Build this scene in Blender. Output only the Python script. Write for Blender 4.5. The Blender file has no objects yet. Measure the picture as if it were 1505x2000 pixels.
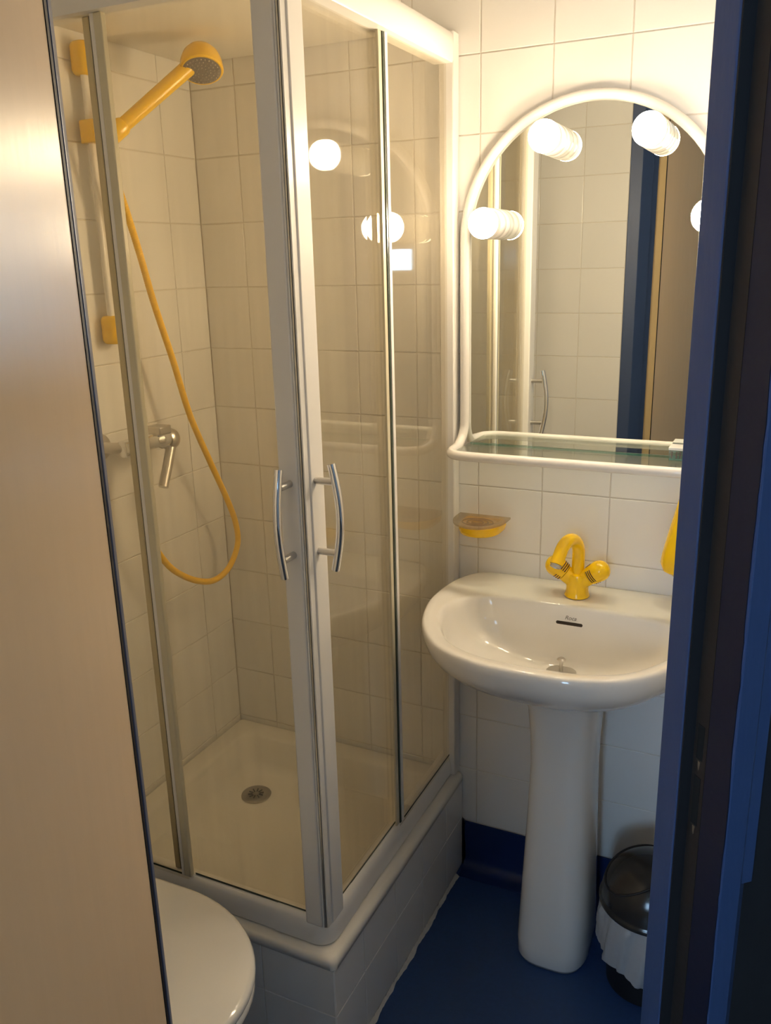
import bpy, bmesh, math, random
from mathutils import Vector, Matrix
from mathutils.bvhtree import BVHTree

random.seed(7)
scene = bpy.context.scene
COL = scene.collection

# ---------------------------------------------------------------- camera
CAM = Vector((1.38936, -1.84102, 1.56689))
YAW, PITCH, ROLL = 0.453417, 0.284229, -0.025869
F_PX = 1675.65
fwd = Vector((-math.sin(YAW) * math.cos(PITCH), math.cos(YAW) * math.cos(PITCH), -math.sin(PITCH)))
rgt0 = Vector((math.cos(YAW), math.sin(YAW), 0))
up0 = rgt0.cross(fwd)
rgt = rgt0 * math.cos(ROLL) + up0 * math.sin(ROLL)
upv = -rgt0 * math.sin(ROLL) + up0 * math.cos(ROLL)
cam_data = bpy.data.cameras.new('camera')
cam_data.sensor_fit = 'HORIZONTAL'
cam_data.sensor_width = 36.0
cam_data.lens = F_PX / 1505.0 * 36.0
cam_data.clip_start = 0.02
cam = bpy.data.objects.new('camera', cam_data)
COL.objects.link(cam)
cam.matrix_world = Matrix(((rgt.x, upv.x, -fwd.x, CAM.x), (rgt.y, upv.y, -fwd.y, CAM.y),
                           (rgt.z, upv.z, -fwd.z, CAM.z), (0, 0, 0, 1)))
scene.camera = cam

# ---------------------------------------------------------------- world, exposure, daylight through the hall window
world = bpy.data.worlds.new('sky')
scene.world = world
world.use_nodes = True
bg = world.node_tree.nodes['Background']
bg.inputs['Color'].default_value = (0.45, 0.66, 1.0, 1)
bg.inputs['Strength'].default_value = 9.0

win_light = bpy.data.lights.new('window_daylight', 'AREA')
win_light.shape = 'RECTANGLE'
win_light.size, win_light.size_y = 1.0, 1.1
win_light.energy = 38.0
win_light.color = (0.46, 0.65, 1.0)
wl = bpy.data.objects.new('window_daylight', win_light)
COL.objects.link(wl)
wl.location = (1.2, -4.33, 1.55)
wl.rotation_euler = (math.radians(90), 0, 0)      # points along +y, into the hall

BULB_STRENGTH = 100.0
BULB_COLOR = (1.0, 0.79, 0.53)

vs = scene.view_settings
vs.view_transform = 'Standard'
vs.look = 'None'
vs.exposure = 0.26
vs.gamma = 1.0
vs.use_curve_mapping = False
scene.cycles.max_bounces = 9
scene.cycles.diffuse_bounces = 5
scene.cycles.adaptive_threshold = 0.05
scene.cycles.glossy_bounces = 6
scene.cycles.transparent_max_bounces = 24
scene.cycles.sample_clamp_indirect = 6.0
scene.cycles.use_denoising = True
scene.cycles.caustics_reflective = True
scene.cycles.blur_glossy = 1.0
scene.cycles.caustics_refractive = False

# ---------------------------------------------------------------- materials
def srgb(r, g, b):
    def f(c):
        c /= 255.0
        return c / 12.92 if c <= 0.04045 else ((c + 0.055) / 1.055) ** 2.4
    return (f(r), f(g), f(b), 1.0)

def mat(name, col, rough=0.5, metal=0.0, spec=0.5, bump=0.0, bscale=60.0, var=0.0, vscale=8.0, coat=0.0,
        stretch=None, objvar=0.0):
    m = bpy.data.materials.new(name)
    m.use_nodes = True
    nt = m.node_tree
    p = nt.nodes['Principled BSDF']
    p.inputs['Base Color'].default_value = col
    p.inputs['Roughness'].default_value = rough
    p.inputs['Metallic'].default_value = metal
    p.inputs['Specular IOR Level'].default_value = spec
    p.inputs['Coat Weight'].default_value = coat
    p.inputs['Coat Roughness'].default_value = max(0.03, rough * 0.8)
    tc = None
    if bump or var:
        tc = nt.nodes.new('ShaderNodeTexCoord')
        src = tc.outputs['Object']
        if stretch:
            mp = nt.nodes.new('ShaderNodeMapping')
            mp.inputs['Scale'].default_value = stretch
            nt.links.new(src, mp.inputs['Vector'])
            src = mp.outputs['Vector']
    if var:
        n = nt.nodes.new('ShaderNodeTexNoise')
        n.inputs['Scale'].default_value = vscale
        n.inputs['Detail'].default_value = 5
        nt.links.new(src, n.inputs['Vector'])
        r = nt.nodes.new('ShaderNodeMapRange')
        r.inputs['To Min'].default_value = 1 - var
        r.inputs['To Max'].default_value = 1 + var
        nt.links.new(n.outputs['Fac'], r.inputs['Value'])
        h = nt.nodes.new('ShaderNodeHueSaturation')
        h.inputs['Color'].default_value = col
        nt.links.new(r.outputs['Result'], h.inputs['Value'])
        nt.links.new(h.outputs['Color'], p.inputs['Base Color'])
    if objvar:
        oi = nt.nodes.new('ShaderNodeObjectInfo')
        r2 = nt.nodes.new('ShaderNodeMapRange')
        r2.inputs['To Min'].default_value = 1 - objvar
        r2.inputs['To Max'].default_value = 1 + objvar
        nt.links.new(oi.outputs['Random'], r2.inputs['Value'])
        h2 = nt.nodes.new('ShaderNodeHueSaturation')
        h2.inputs['Color'].default_value = col
        nt.links.new(r2.outputs['Result'], h2.inputs['Value'])
        nt.links.new(h2.outputs['Color'], p.inputs['Base Color'])
    if bump:
        n2 = nt.nodes.new('ShaderNodeTexNoise')
        n2.inputs['Scale'].default_value = bscale
        n2.inputs['Detail'].default_value = 4
        nt.links.new(src, n2.inputs['Vector'])
        b = nt.nodes.new('ShaderNodeBump')
        b.inputs['Strength'].default_value = bump
        b.inputs['Distance'].default_value = 0.002
        nt.links.new(n2.outputs['Fac'], b.inputs['Height'])
        nt.links.new(b.outputs['Normal'], p.inputs['Normal'])
    return m

def glass_mat(name, tint, rough=0.02, dirt=0.0, dirt_col=(0.8, 0.76, 0.62, 1), ior=1.5):
    """thin clear glass: tinted transmission plus Fresnel reflection, with limescale streaks on the surface"""
    m = bpy.data.materials.new(name)
    m.use_nodes = True
    nt = m.node_tree
    nt.nodes.clear()
    N = nt.nodes.new
    L = nt.links.new
    out = N('ShaderNodeOutputMaterial')
    tr = N('ShaderNodeBsdfTransparent')
    tr.inputs['Color'].default_value = tint
    gl = N('ShaderNodeBsdfGlossy')
    gl.inputs['Roughness'].default_value = rough
    fr = N('ShaderNodeFresnel')
    geo = N('ShaderNodeNewGeometry')
    mr = N('ShaderNodeMapRange')
    mr.inputs['To Min'].default_value = ior
    mr.inputs['To Max'].default_value = 1 / ior
    L(geo.outputs['Backfacing'], mr.inputs['Value'])
    L(mr.outputs['Result'], fr.inputs['IOR'])
    mix = N('ShaderNodeMixShader')
    L(fr.outputs['Fac'], mix.inputs['Fac'])
    L(tr.outputs['BSDF'], mix.inputs[1])
    L(gl.outputs['BSDF'], mix.inputs[2])
    last = mix
    if dirt:
        tc = N('ShaderNodeTexCoord')
        mp = N('ShaderNodeMapping')
        mp.inputs['Scale'].default_value = (22, 22, 1.1)
        L(tc.outputs['Object'], mp.inputs['Vector'])
        nz = N('ShaderNodeTexNoise')
        nz.inputs['Scale'].default_value = 2.0
        nz.inputs['Detail'].default_value = 6
        L(mp.outputs['Vector'], nz.inputs['Vector'])
        rr = N('ShaderNodeMapRange')
        rr.inputs['From Min'].default_value = 0.42
        rr.inputs['From Max'].default_value = 0.75
        rr.inputs['To Min'].default_value = dirt * 0.75
        rr.inputs['To Max'].default_value = dirt * 1.5
        L(nz.outputs['Fac'], rr.inputs['Value'])
        df = N('ShaderNodeBsdfDiffuse')
        df.inputs['Color'].default_value = dirt_col
        tl = N('ShaderNodeBsdfTranslucent')
        tl.inputs['Color'].default_value = dirt_col
        half = N('ShaderNodeMixShader')
        half.inputs['Fac'].default_value = 0.5
        L(df.outputs['BSDF'], half.inputs[1])
        L(tl.outputs['BSDF'], half.inputs[2])
        m2 = N('ShaderNodeMixShader')
        L(rr.outputs['Result'], m2.inputs['Fac'])
        L(mix.outputs['Shader'], m2.inputs[1])
        L(half.outputs['Shader'], m2.inputs[2])
        last = m2
    L(last.outputs['Shader'], out.inputs['Surface'])
    return m

def emit_mat(name, col, strength):
    m = bpy.data.materials.new(name)
    m.use_nodes = True
    p = m.node_tree.nodes['Principled BSDF']
    p.inputs['Base Color'].default_value = (0.9, 0.9, 0.88, 1)
    p.inputs['Emission Color'].default_value = (*col, 1)
    # opal cap: brightest towards the room, dimmer near its collar
    nt = m.node_tree
    tc = nt.nodes.new('ShaderNodeTexCoord')
    sp = nt.nodes.new('ShaderNodeSeparateXYZ')
    mr = nt.nodes.new('ShaderNodeMapRange')
    mr.inputs['From Min'].default_value = 0.2
    mr.inputs['From Max'].default_value = -1.0
    mr.inputs['To Min'].default_value = strength * 0.38
    mr.inputs['To Max'].default_value = strength * 1.95
    nt.links.new(tc.outputs['Normal'], sp.inputs['Vector'])
    nt.links.new(sp.outputs['Y'], mr.inputs['Value'])
    nt.links.new(mr.outputs['Result'], p.inputs['Emission Strength'])
    return m

M = {
    'tile': mat('white_glazed_tile', (0.85, 0.84, 0.82, 1), 0.16, bump=0.02, bscale=14, objvar=0.012),
    'grout': mat('grey_grout', (0.74, 0.70, 0.63, 1), 0.85, bump=0.2, bscale=300, var=0.10, vscale=9),
    'ceiling': mat('cream_ceiling_paint', (0.84, 0.81, 0.75, 1), 0.8, bump=0.1, bscale=120),
    'floor': mat('blue_vinyl_floor', srgb(38, 68, 120), 0.42, bump=0.16, bscale=420, var=0.16, vscale=90),
    'plinth': mat('dark_blue_vinyl_skirting', srgb(18, 44, 98), 0.4, bump=0.1, bscale=300, var=0.08, vscale=40),
    'ceramic': mat('white_sanitary_ceramic', (0.80, 0.785, 0.75, 1), 0.08, coat=0.4),
    'acrylic': mat('white_tray_acrylic', (0.78, 0.76, 0.71, 1), 0.22, bump=0.05, bscale=90),
    'profile': mat('white_enamelled_profile', (0.80, 0.785, 0.76, 1), 0.28),
    'seal': mat('cream_plastic_seal', (0.62, 0.57, 0.42, 1), 0.35),
    'seal_gap_dark': mat('dark_edge_and_gap', (0.06, 0.075, 0.055, 1), 0.25),
    'chrome': mat('polished_chrome', (0.86, 0.86, 0.87, 1), 0.07, 1.0),
    'satin': mat('satin_chrome', (0.62, 0.60, 0.57, 1), 0.30, 1.0),
    'drainmetal': mat('dull_drain_metal', (0.30, 0.28, 0.25, 1), 0.38, 0.85),
    'yellow': mat('glossy_yellow_plastic', srgb(252, 204, 12), 0.22, coat=0.25, var=0.03, vscale=20),
    'yellow_hose': mat('ribbed_yellow_hose', srgb(250, 198, 18), 0.38),
    'stripe': mat('dark_red_print', srgb(70, 22, 18), 0.4),
    'spray': mat('grey_spray_face', srgb(120, 112, 108), 0.45),
    'nozzle': mat('pale_nozzle', srgb(168, 160, 150), 0.5),
    'enamel': mat('white_tube_enamel', (0.83, 0.81, 0.78, 1), 0.22, coat=0.2),
    'mirror': mat('silvered_mirror', (0.86, 0.89, 0.86, 1), 0.005, 1.0),
    'smoke': glass_mat('smoked_glass', (0.84, 0.79, 0.70, 1), 0.05, dirt=0.22, dirt_col=(0.62, 0.54, 0.44, 1)),
    'shelfglass': glass_mat('clear_shelf_glass', (0.93, 0.97, 0.94, 1), 0.02),
    'glass': glass_mat('shower_glass', (0.980, 0.958, 0.900, 1), 0.03, dirt=0.055, dirt_col=(0.86, 0.79, 0.64, 1)),
    'clear': glass_mat('clear_plastic', (0.88, 0.92, 0.9, 1), 0.08, dirt=0.12, dirt_col=(0.7, 0.7, 0.66, 1)),
    'teal': mat('green_glass_edge', srgb(96, 150, 140), 0.2),
    'black': mat('glossy_black_plastic', (0.030, 0.027, 0.024, 1), 0.18),
    'blackmat': mat('matt_black_plastic', (0.010, 0.010, 0.011, 1), 0.45),
    'bag': mat('white_bin_liner', (0.42, 0.42, 0.43, 1), 0.38, bump=0.9, bscale=40),
    'blue': mat('blue_gloss_paint', srgb(54, 72, 110), 0.42, bump=0.25, bscale=120, stretch=(1, 1, 0.25)),
    'bluedark': mat('dark_navy_rebate', srgb(14, 20, 42), 0.5, bump=0.15, bscale=80),
    'dullblack': mat('dull_black', (0.008, 0.008, 0.010, 1), 0.6),
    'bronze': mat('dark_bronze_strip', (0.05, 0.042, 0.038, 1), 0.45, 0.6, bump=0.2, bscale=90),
    'leaf': mat('beige_laminate', srgb(246, 214, 172), 0.27, spec=0.18, bump=0.10, bscale=90, stretch=(1, 1, 0.10), var=0.03,
                vscale=70),
    'leafedge': mat('pale_wood_edge', srgb(222, 196, 150), 0.5, bump=0.1, bscale=90, stretch=(1, 1, 0.1)),
    'chip': mat('bare_wood_chip', srgb(120, 100, 78), 0.7),
    'gap': mat('dark_gap_shadow', (0.012, 0.008, 0.007, 1), 0.6),
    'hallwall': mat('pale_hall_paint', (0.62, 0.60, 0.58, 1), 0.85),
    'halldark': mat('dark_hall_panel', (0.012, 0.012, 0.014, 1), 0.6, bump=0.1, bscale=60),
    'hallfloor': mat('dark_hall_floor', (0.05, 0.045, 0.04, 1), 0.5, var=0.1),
    'sealant': mat('white_sealant', (0.66, 0.65, 0.62, 1), 0.6, bump=0.5, bscale=120, var=0.2, vscale=60),
    'bulb': emit_mat('lit_opal_bulb', BULB_COLOR, BULB_STRENGTH),
    'hole': mat('black_void', (0.004, 0.004, 0.004, 1), 0.9),
    'print': mat('grey_print', srgb(92, 84, 78), 0.5),
    'slot': mat('dark_overflow', srgb(46, 34, 20), 0.6),
    'paper': mat('white_lid', (0.75, 0.76, 0.74, 1), 0.35),
}

# ---------------------------------------------------------------- mesh helpers
ORIG = {}
V3 = Vector

def frame_from(axis):
    a = Vector(axis).normalized()
    t = Vector((0, 0, 1)) if abs(a.z) < 0.9 else Vector((1, 0, 0))
    x = t.cross(a).normalized()
    y = a.cross(x)
    return x, y, a

class MB:
    def __init__(self):
        self.v, self.f = [], []

    def add(self, vs, fs):
        o = len(self.v)
        self.v += [Vector(p) for p in vs]
        self.f += [tuple(i + o for i in q) for q in fs]
        return self

    def box(self, a, b):
        x0, y0, z0 = a
        x1, y1, z1 = b
        return self.add([(x0, y0, z0), (x1, y0, z0), (x1, y1, z0), (x0, y1, z0), (x0, y0, z1), (x1, y0, z1), (x1, y1, z1), (x0, y1, z1)],
                        [(0, 3, 2, 1), (4, 5, 6, 7), (0, 1, 5, 4), (1, 2, 6, 5), (2, 3, 7, 6), (3, 0, 4, 7)])

    def prism(self, poly, z0, z1):
        n = len(poly)
        area = sum(poly[i][0] * poly[(i + 1) % n][1] - poly[(i + 1) % n][0] * poly[i][1] for i in range(n))
        if area < 0:
            poly = poly[::-1]
        vs = [(x, y, z0) for x, y in poly] + [(x, y, z1) for x, y in poly]
        fs = [tuple(range(n - 1, -1, -1)), tuple(range(n, 2 * n))]
        fs += [(i, (i + 1) % n, n + (i + 1) % n, n + i) for i in range(n)]
        return self.add(vs, fs)

    def rings(self, rings, cap0=True, cap1=True, closed=True):
        n = len(rings[0])
        vs = [p for r in rings for p in r]
        fs = []
        for k in range(len(rings) - 1):
            for i in range(n if closed else n - 1):
                j = (i + 1) % n
                fs.append((k * n + i, k * n + j, (k + 1) * n + j, (k + 1) * n + i))
        if cap0:
            fs.append(tuple(range(n - 1, -1, -1)))
        if cap1:
            fs.append(tuple((len(rings) - 1) * n + i for i in range(n)))
        return self.add(vs, fs)

    def tube(self, path, r, n=14, caps=True, closed=False):
        path = [Vector(p) for p in path]
        m = len(path)
        rs = r if isinstance(r, (list, tuple)) else [r] * m
        x = None
        rings = []
        for i in range(m):
            if closed:
                t = path[(i + 1) % m] - path[i - 1]
            else:
                t = path[min(i + 1, m - 1)] - path[max(i - 1, 0)]
            t.normalize()
            if x is None:
                x, _, _ = frame_from(t)
            x = (x - t * x.dot(t)).normalized()
            y = t.cross(x)
            rings.append([path[i] + (x * math.cos(2 * math.pi * k / n) + y * math.sin(2 * math.pi * k / n)) * rs[i] for k in range(n)])
        if closed:
            rings.append(rings[0])
            return self.rings(rings, False, False)
        return self.rings(rings, caps, caps)

    def cyl(self, a, b, r0, r1=None, n=24):
        return self.tube([a, b], [r0, r0 if r1 is None else r1], n)

    def lathe(self, prof, o, axis, n=32, caps=True):
        """prof: list of (radius, height along axis)"""
        x, y, a = frame_from(axis)
        o = Vector(o)
        rings = []
        for r, h in prof:
            r = max(r, 1e-4)
            rings.append([o + a * h + (x * math.cos(2 * math.pi * k / n) + y * math.sin(2 * math.pi * k / n)) * r for k in range(n)])
        return self.rings(rings, caps, caps)

    def obj(self, name, m, parent=None, smooth=True, bevel=0.0, angle=38, origin=None, seg=2):
        o0 = Vector(origin) if origin is not None else (ORIG[parent.name] if parent else Vector((0, 0, 0)))
        me = bpy.data.meshes.new(name)
        me.from_pydata([p - o0 for p in self.v], [], self.f)
        bm = bmesh.new()
        bm.from_mesh(me)
        bmesh.ops.recalc_face_normals(bm, faces=bm.faces)
        bm.to_mesh(me)
        bm.free()
        if smooth:
            me.polygons.foreach_set('use_smooth', [True] * len(me.polygons))
            me.set_sharp_from_angle(angle=math.radians(angle))
        me.materials.append(M[m])
        ob = bpy.data.objects.new(name, me)
        COL.objects.link(ob)
        if parent:
            ob.parent = parent
            ob.location = o0 - ORIG[parent.name]
        else:
            ob.location = o0
        ORIG[ob.name] = o0
        if bevel:
            b = ob.modifiers.new('bevel', 'BEVEL')
            b.width, b.segments, b.limit_method, b.angle_limit = bevel, seg, 'ANGLE', math.radians(40)
        return ob

def tag(o, label, cat=None, group=None, kind=None):
    o['label'] = label
    if cat:
        o['category'] = cat
    if group:
        o['group'] = group
    if kind:
        o['kind'] = kind
    return o

def thing(name, loc, label, cat, group=None, kind=None):
    o = bpy.data.objects.new(name, None)
    COL.objects.link(o)
    o.empty_display_size = 0.05
    o.location = loc
    ORIG[o.name] = Vector(loc)
    return tag(o, label, cat, group, kind)

def catmull(pts, k=8, closed=False):
    pts = [Vector(p) for p in pts]
    n = len(pts)
    out = []
    for i in range(n if closed else n - 1):
        if closed:
            p0, p1, p2, p3 = pts[i - 1], pts[i], pts[(i + 1) % n], pts[(i + 2) % n]
        else:
            p0, p1, p2, p3 = pts[max(i - 1, 0)], pts[i], pts[i + 1], pts[min(i + 2, n - 1)]
        for s in range(k):
            t = s / k
            out.append(0.5 * ((2 * p1) + (p2 - p0) * t + (2 * p0 - 5 * p1 + 4 * p2 - p3) * t * t + (3 * p1 - p0 - 3 * p2 + p3) * t ** 3))
    if not closed:
        out.append(pts[-1])
    return out

def rrect(cx, cy, hx, hy, r, k=6):
    """rounded rectangle in plan, counter-clockwise"""
    out = []
    for sx, sy, a0 in ((1, 1, 0), (-1, 1, 90), (-1, -1, 180), (1, -1, 270)):
        for i in range(k + 1):
            a = math.radians(a0 + 90 * i / k)
            out.append((cx + sx * (hx - r) + r * math.cos(a), cy + sy * (hy - r) + r * math.sin(a)))
    return out

# ---------------------------------------------------------------- tiles
TS, JT = 0.152, 0.0022          # tile pitch, joint
TILE_MESH = {}
def tile_mesh(w, h, t=0.0022, name='tile'):
    key = (round(w, 4), round(h, 4), name)
    if key in TILE_MESH:
        return TILE_MESH[key]
    hw, hh = w / 2, h / 2
    prof = [(0.0, 0.0015), (0.0, -t + 0.0011), (0.0005, -t + 0.0003), (0.0015, -t)]   # (inset, local y); face looks along -y
    rings = []
    for ins, y in prof:
        a, b = hw - ins, hh - ins
        rings.append([Vector((-a, y, -b)), Vector((a, y, -b)), Vector((a, y, b)), Vector((-a, y, b))])
    mb = MB().rings(rings, False, True)
    me = bpy.data.meshes.new(name)
    me.from_pydata(mb.v, [], mb.f)
    bm = bmesh.new()
    bm.from_mesh(me)
    bmesh.ops.recalc_face_normals(bm, faces=bm.faces)
    # outward is -y
    cap = max(bm.faces, key=lambda f: -f.calc_center_median().y)
    if cap.normal.y > 0:
        bmesh.ops.reverse_faces(bm, faces=bm.faces)
    bm.to_mesh(me)
    bm.free()
    me.materials.append(M['tile'])
    TILE_MESH[key] = me
    return me

def lay_tiles(wall, origin, right, lines_u, lines_v, skip=None):
    """origin: point on the tiled face; right: direction along the wall seen from the room; tiles between grid lines"""
    r = Vector(right).normalized()
    z = Vector((0, 0, 1))
    inn = z.cross(r)                       # pointing into the wall
    for i in range(len(lines_u) - 1):
        for j in range(len(lines_v) - 1):
            u0, u1, v0, v1 = lines_u[i], lines_u[i + 1], lines_v[j], lines_v[j + 1]
            w, h = u1 - u0 - JT, v1 - v0 - JT
            if w < 0.008 or h < 0.008 or (skip and skip(u0, u1, v0, v1)):
                continue
            o = bpy.data.objects.new('tile', tile_mesh(w, h))
            COL.objects.link(o)
            c = Vector(origin) + r * ((u0 + u1) / 2) + z * ((v0 + v1) / 2) + inn * 0.0022
            a, b = random.uniform(-.0008, .0008), random.uniform(-.0008, .0008)
            R = Matrix(((r.x, inn.x, 0), (r.y, inn.y, 0), (0, 0, 1))).to_4x4()
            o.parent = wall
            o.matrix_local = Matrix.Translation(c - ORIG[wall.name]) @ R @ Matrix.Rotation(a, 4, 'X') @ Matrix.Rotation(b, 4, 'Z')

CEIL = 2.42
ROWS = [0.1395] + [1.97 - TS * r for r in range(11, -3, -1)] + [CEIL]        # joints of the basin wall
XW = 1.36                                                                  # right wall
YO = -1.284                                                                # wall opposite the mirror

# ================================================================= STRUCTURE
fl = MB().prism([(-0.12, 0.12), (1.5, 0.12), (1.5, -0.86), (0.86, -1.42), (-0.12, -1.42)], -0.05, 0.0).obj('floor', 'floor', smooth=False)
tag(fl, 'dark blue speckled vinyl floor of the bathroom', kind='structure')
ce = MB().box((-0.8, -4.5, CEIL), (3.6, 1.0, CEIL + 0.1)).obj('ceiling', 'ceiling', smooth=False)
tag(ce, 'cream painted ceiling', kind='structure')
sof = MB().box((0.0022, -0.70, 2.027), (0.56, -0.0022, CEIL)).obj('ceiling_shower', 'ceiling', smooth=False)
tag(sof, 'lowered cream ceiling over the shower', kind='structure')

G = 0.0022
wb = MB().box((-0.1, G, -0.02), (XW + 0.1, 0.12, CEIL)).obj('wall_back', 'grout', smooth=False)
tag(wb, 'white tiled wall behind the washbasin and mirror', kind='structure')
us = [0.0] + [0.127 + TS * k for k in range(0, 9)]
us = [u for u in us if u < XW] + [XW]
lay_tiles(wb, (0, 0, 0), (1, 0, 0), us, ROWS,
          lambda a, b, c, d: (b <= 0.69 and d <= 0.29) or (b <= 0.56 and c > 2.03) or (a >= 0.75 and b <= 1.20 and c >= 1.20 and d <= 1.75))
wlft = MB().box((-0.12, YO - 0.1, -0.02), (-G, 0.12, CEIL)).obj('wall_left', 'grout', smooth=False)
tag(wlft, 'white tiled wall at the left of the shower', kind='structure')
# seen from the room the left wall's "right" is +y
ul = [-0.118 - TS * k for k in range(0, 8)]
ul = [YO] + sorted(u for u in ul if u > YO + 0.01) + [0.0]
lay_tiles(wlft, (0, 0, 0), (0, 1, 0), ul, ROWS,
          lambda a, b, c, d: (a >= -0.69 and d <= 0.29) or (a >= -0.70 and c > 2.03))
wop = MB().box((-0.1, YO - 0.12, -0.02), (0.81, YO - G, CEIL)).obj('wall_front', 'grout', smooth=False)
tag(wop, 'white tiled wall facing the mirror beside the blue door frame', kind='structure')
uo = [-(0.81 - TS * k) for k in range(0, 6)] + [0.0]
lay_tiles(wop, (0, YO, 0), (-1, 0, 0), uo, [0.1395] + [1.981 - TS * r for r in range(11, -3, -1)] + [CEIL])
wrt = MB().box((XW + G, -0.84, -0.02), (XW + 0.1, 0.12, CEIL)).obj('wall_right', 'grout', smooth=False)
tag(wrt, 'white tiled wall to the right of the washbasin', kind='structure')
lay_tiles(wrt, (XW, 0, 0), (0, -1, 0), [TS * k for k in range(0, 6)] + [0.835], ROWS)

# coved blue skirting along the basin wall, the right wall and the toilet side
def skirting(name, p0, p1, inward, label):
    p0, p1, n = Vector(p0), Vector(p1), Vector(inward).normalized()
    prof = [(0.0, 0.138), (0.003, 0.137), (0.003, 0.03)]
    prof += [(0.003 + 0.027 * (1 - math.cos(t)), 0.03 - 0.027 * math.sin(t)) for t in [math.pi / 2 * k / 6 for k in range(1, 7)]]
    prof += [(0.05, 0.0022), (0.05, -0.01), (0.0, -0.01)]
    rings = [[q + n * d + Vector((0, 0, z)) for d, z in prof] for q in (p0, p1)]
    o = MB().rings(rings).obj(name, 'plinth')
    return tag(o, label, kind='structure')
skirting('baseboard_back', (0.703, 0.0, 0), (XW, 0.0, 0), (0, -1, 0), 'dark blue coved vinyl skirting below the washbasin')
skirting('baseboard_right', (XW, -0.83, 0), (XW, 0.0, 0), (-1, 0, 0), 'dark blue coved vinyl skirting on the right wall')
skirting('baseboard_left', (0.0, YO, 0), (0.0, -0.705, 0), (1, 0, 0), 'dark blue coved vinyl skirting behind the toilet')
skirting('baseboard_front', (0.0, YO, 0), (0.80, YO, 0), (0, 1, 0), 'dark blue coved vinyl skirting under the wall facing the mirror')

# ---- doorway: a diagonal opening between the front wall and the right wall
U = Vector((0.742, 0.670, 0)).normalized()      # along the doorway
NO = Vector((U.y, -U.x, 0))                     # towards the hall
def P2(p, a=0.0, b=0.0):
    q = Vector((p[0], p[1], 0)) + U * a + NO * b
    return (q.x, q.y)
Q = (0.850, -1.2885)
R0 = (1.283, -0.897)
left_jamb = [(0.8105, YO + 0.0), Q, P2(Q, 0, 0.046), P2(Q, -0.014, 0.046), P2(Q, -0.014, 0.078), P2(Q, -0.09, 0.078), (0.8105, -1.40)]
e0 = P2(R0, 0, 0.038)
e1 = P2(R0, 0.014, 0.038)
e2 = P2(R0, 0.014, 0.108)
e3 = P2(R0, 0.040, 0.108)
right_jamb = [R0, e0, e1, e2, e3, P2(R0, 0.13, 0.05), (1.46, -0.80), (XW + 0.003, -0.80), (XW + 0.003, -0.826)]
DOORH = 2.06
df = thing('door_frame', (1.2, -1.1, 0), 'blue painted wooden door frame around the diagonal doorway', 'door frame', kind='structure')
df.name = 'trim_1'
ORIG['trim_1'] = Vector((1.2, -1.1, 0))
MB().prism(left_jamb, -0.01, CEIL - 0.001).obj('hinge_jamb', 'blue', df, smooth=False, bevel=0.002)
MB().prism(right_jamb, -0.01, CEIL - 0.001).obj('latch_jamb', 'blue', df, smooth=False, bevel=0.002)
MB().prism([P2(Q, 0.002, 0.0), P2(R0, -0.002, 0.0), P2(R0, -0.002, 0.10), P2(Q, 0.002, 0.075)], DOORH, CEIL - 0.001).obj('frame_head', 'blue', df, smooth=False)
# black strip on the step, strike strip and dark rebate on the latch jamb
MB().prism([P2(R0, 0.0012, 0.0382), P2(R0, 0.0012, 0.0405), P2(R0, 0.0139, 0.0425), P2(R0, 0.0139, 0.0382)], 0.0, DOORH).obj('step_strip', 'dullblack', df, smooth=False)
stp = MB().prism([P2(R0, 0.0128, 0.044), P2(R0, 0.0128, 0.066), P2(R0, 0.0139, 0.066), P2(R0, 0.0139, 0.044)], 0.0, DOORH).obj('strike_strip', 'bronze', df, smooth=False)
for z0, z1 in ((1.020, 1.063), (0.936, 0.998)):
    MB().prism([P2(R0, 0.0124, 0.0495), P2(R0, 0.0124, 0.0605), P2(R0, 0.0132, 0.0605), P2(R0, 0.0132, 0.0495)], z0, z1).obj('latch_hole', 'hole', stp, smooth=False)
    pts = [(0.0535, z0 - 0.002), (0.0575, z0 - 0.002), (0.0560, z0 - 0.013), (0.0545, z0 - 0.010)]
    a_ = [Vector((*P2(R0, 0.0122, b), z)) for b, z in pts]
    b_ = [Vector((*P2(R0, 0.0130, b), z)) for b, z in pts]
    MB().rings([a_, b_]).obj('chipped_paint', 'chip', stp, smooth=False)
# dark navy rebate face with a ragged paint line towards the hall
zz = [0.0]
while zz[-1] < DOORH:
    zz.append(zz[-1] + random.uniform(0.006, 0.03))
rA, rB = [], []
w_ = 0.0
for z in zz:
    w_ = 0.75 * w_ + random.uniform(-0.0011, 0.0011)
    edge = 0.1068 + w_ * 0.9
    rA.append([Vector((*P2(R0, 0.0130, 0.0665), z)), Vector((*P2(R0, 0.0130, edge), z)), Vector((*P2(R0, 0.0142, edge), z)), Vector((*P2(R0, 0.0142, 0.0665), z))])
MB().rings(rA).obj('rebate_strip', 'bluedark', df, smooth=False)
MB().prism([P2(R0, 0.0395, 0.106), P2(R0, 0.0575, 0.106), P2(R0, 0.0575, 0.1035), P2(R0, 0.0395, 0.1035)], 0.885, DOORH).obj('cover_strip', 'blue', df, smooth=False, bevel=0.001)

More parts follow.
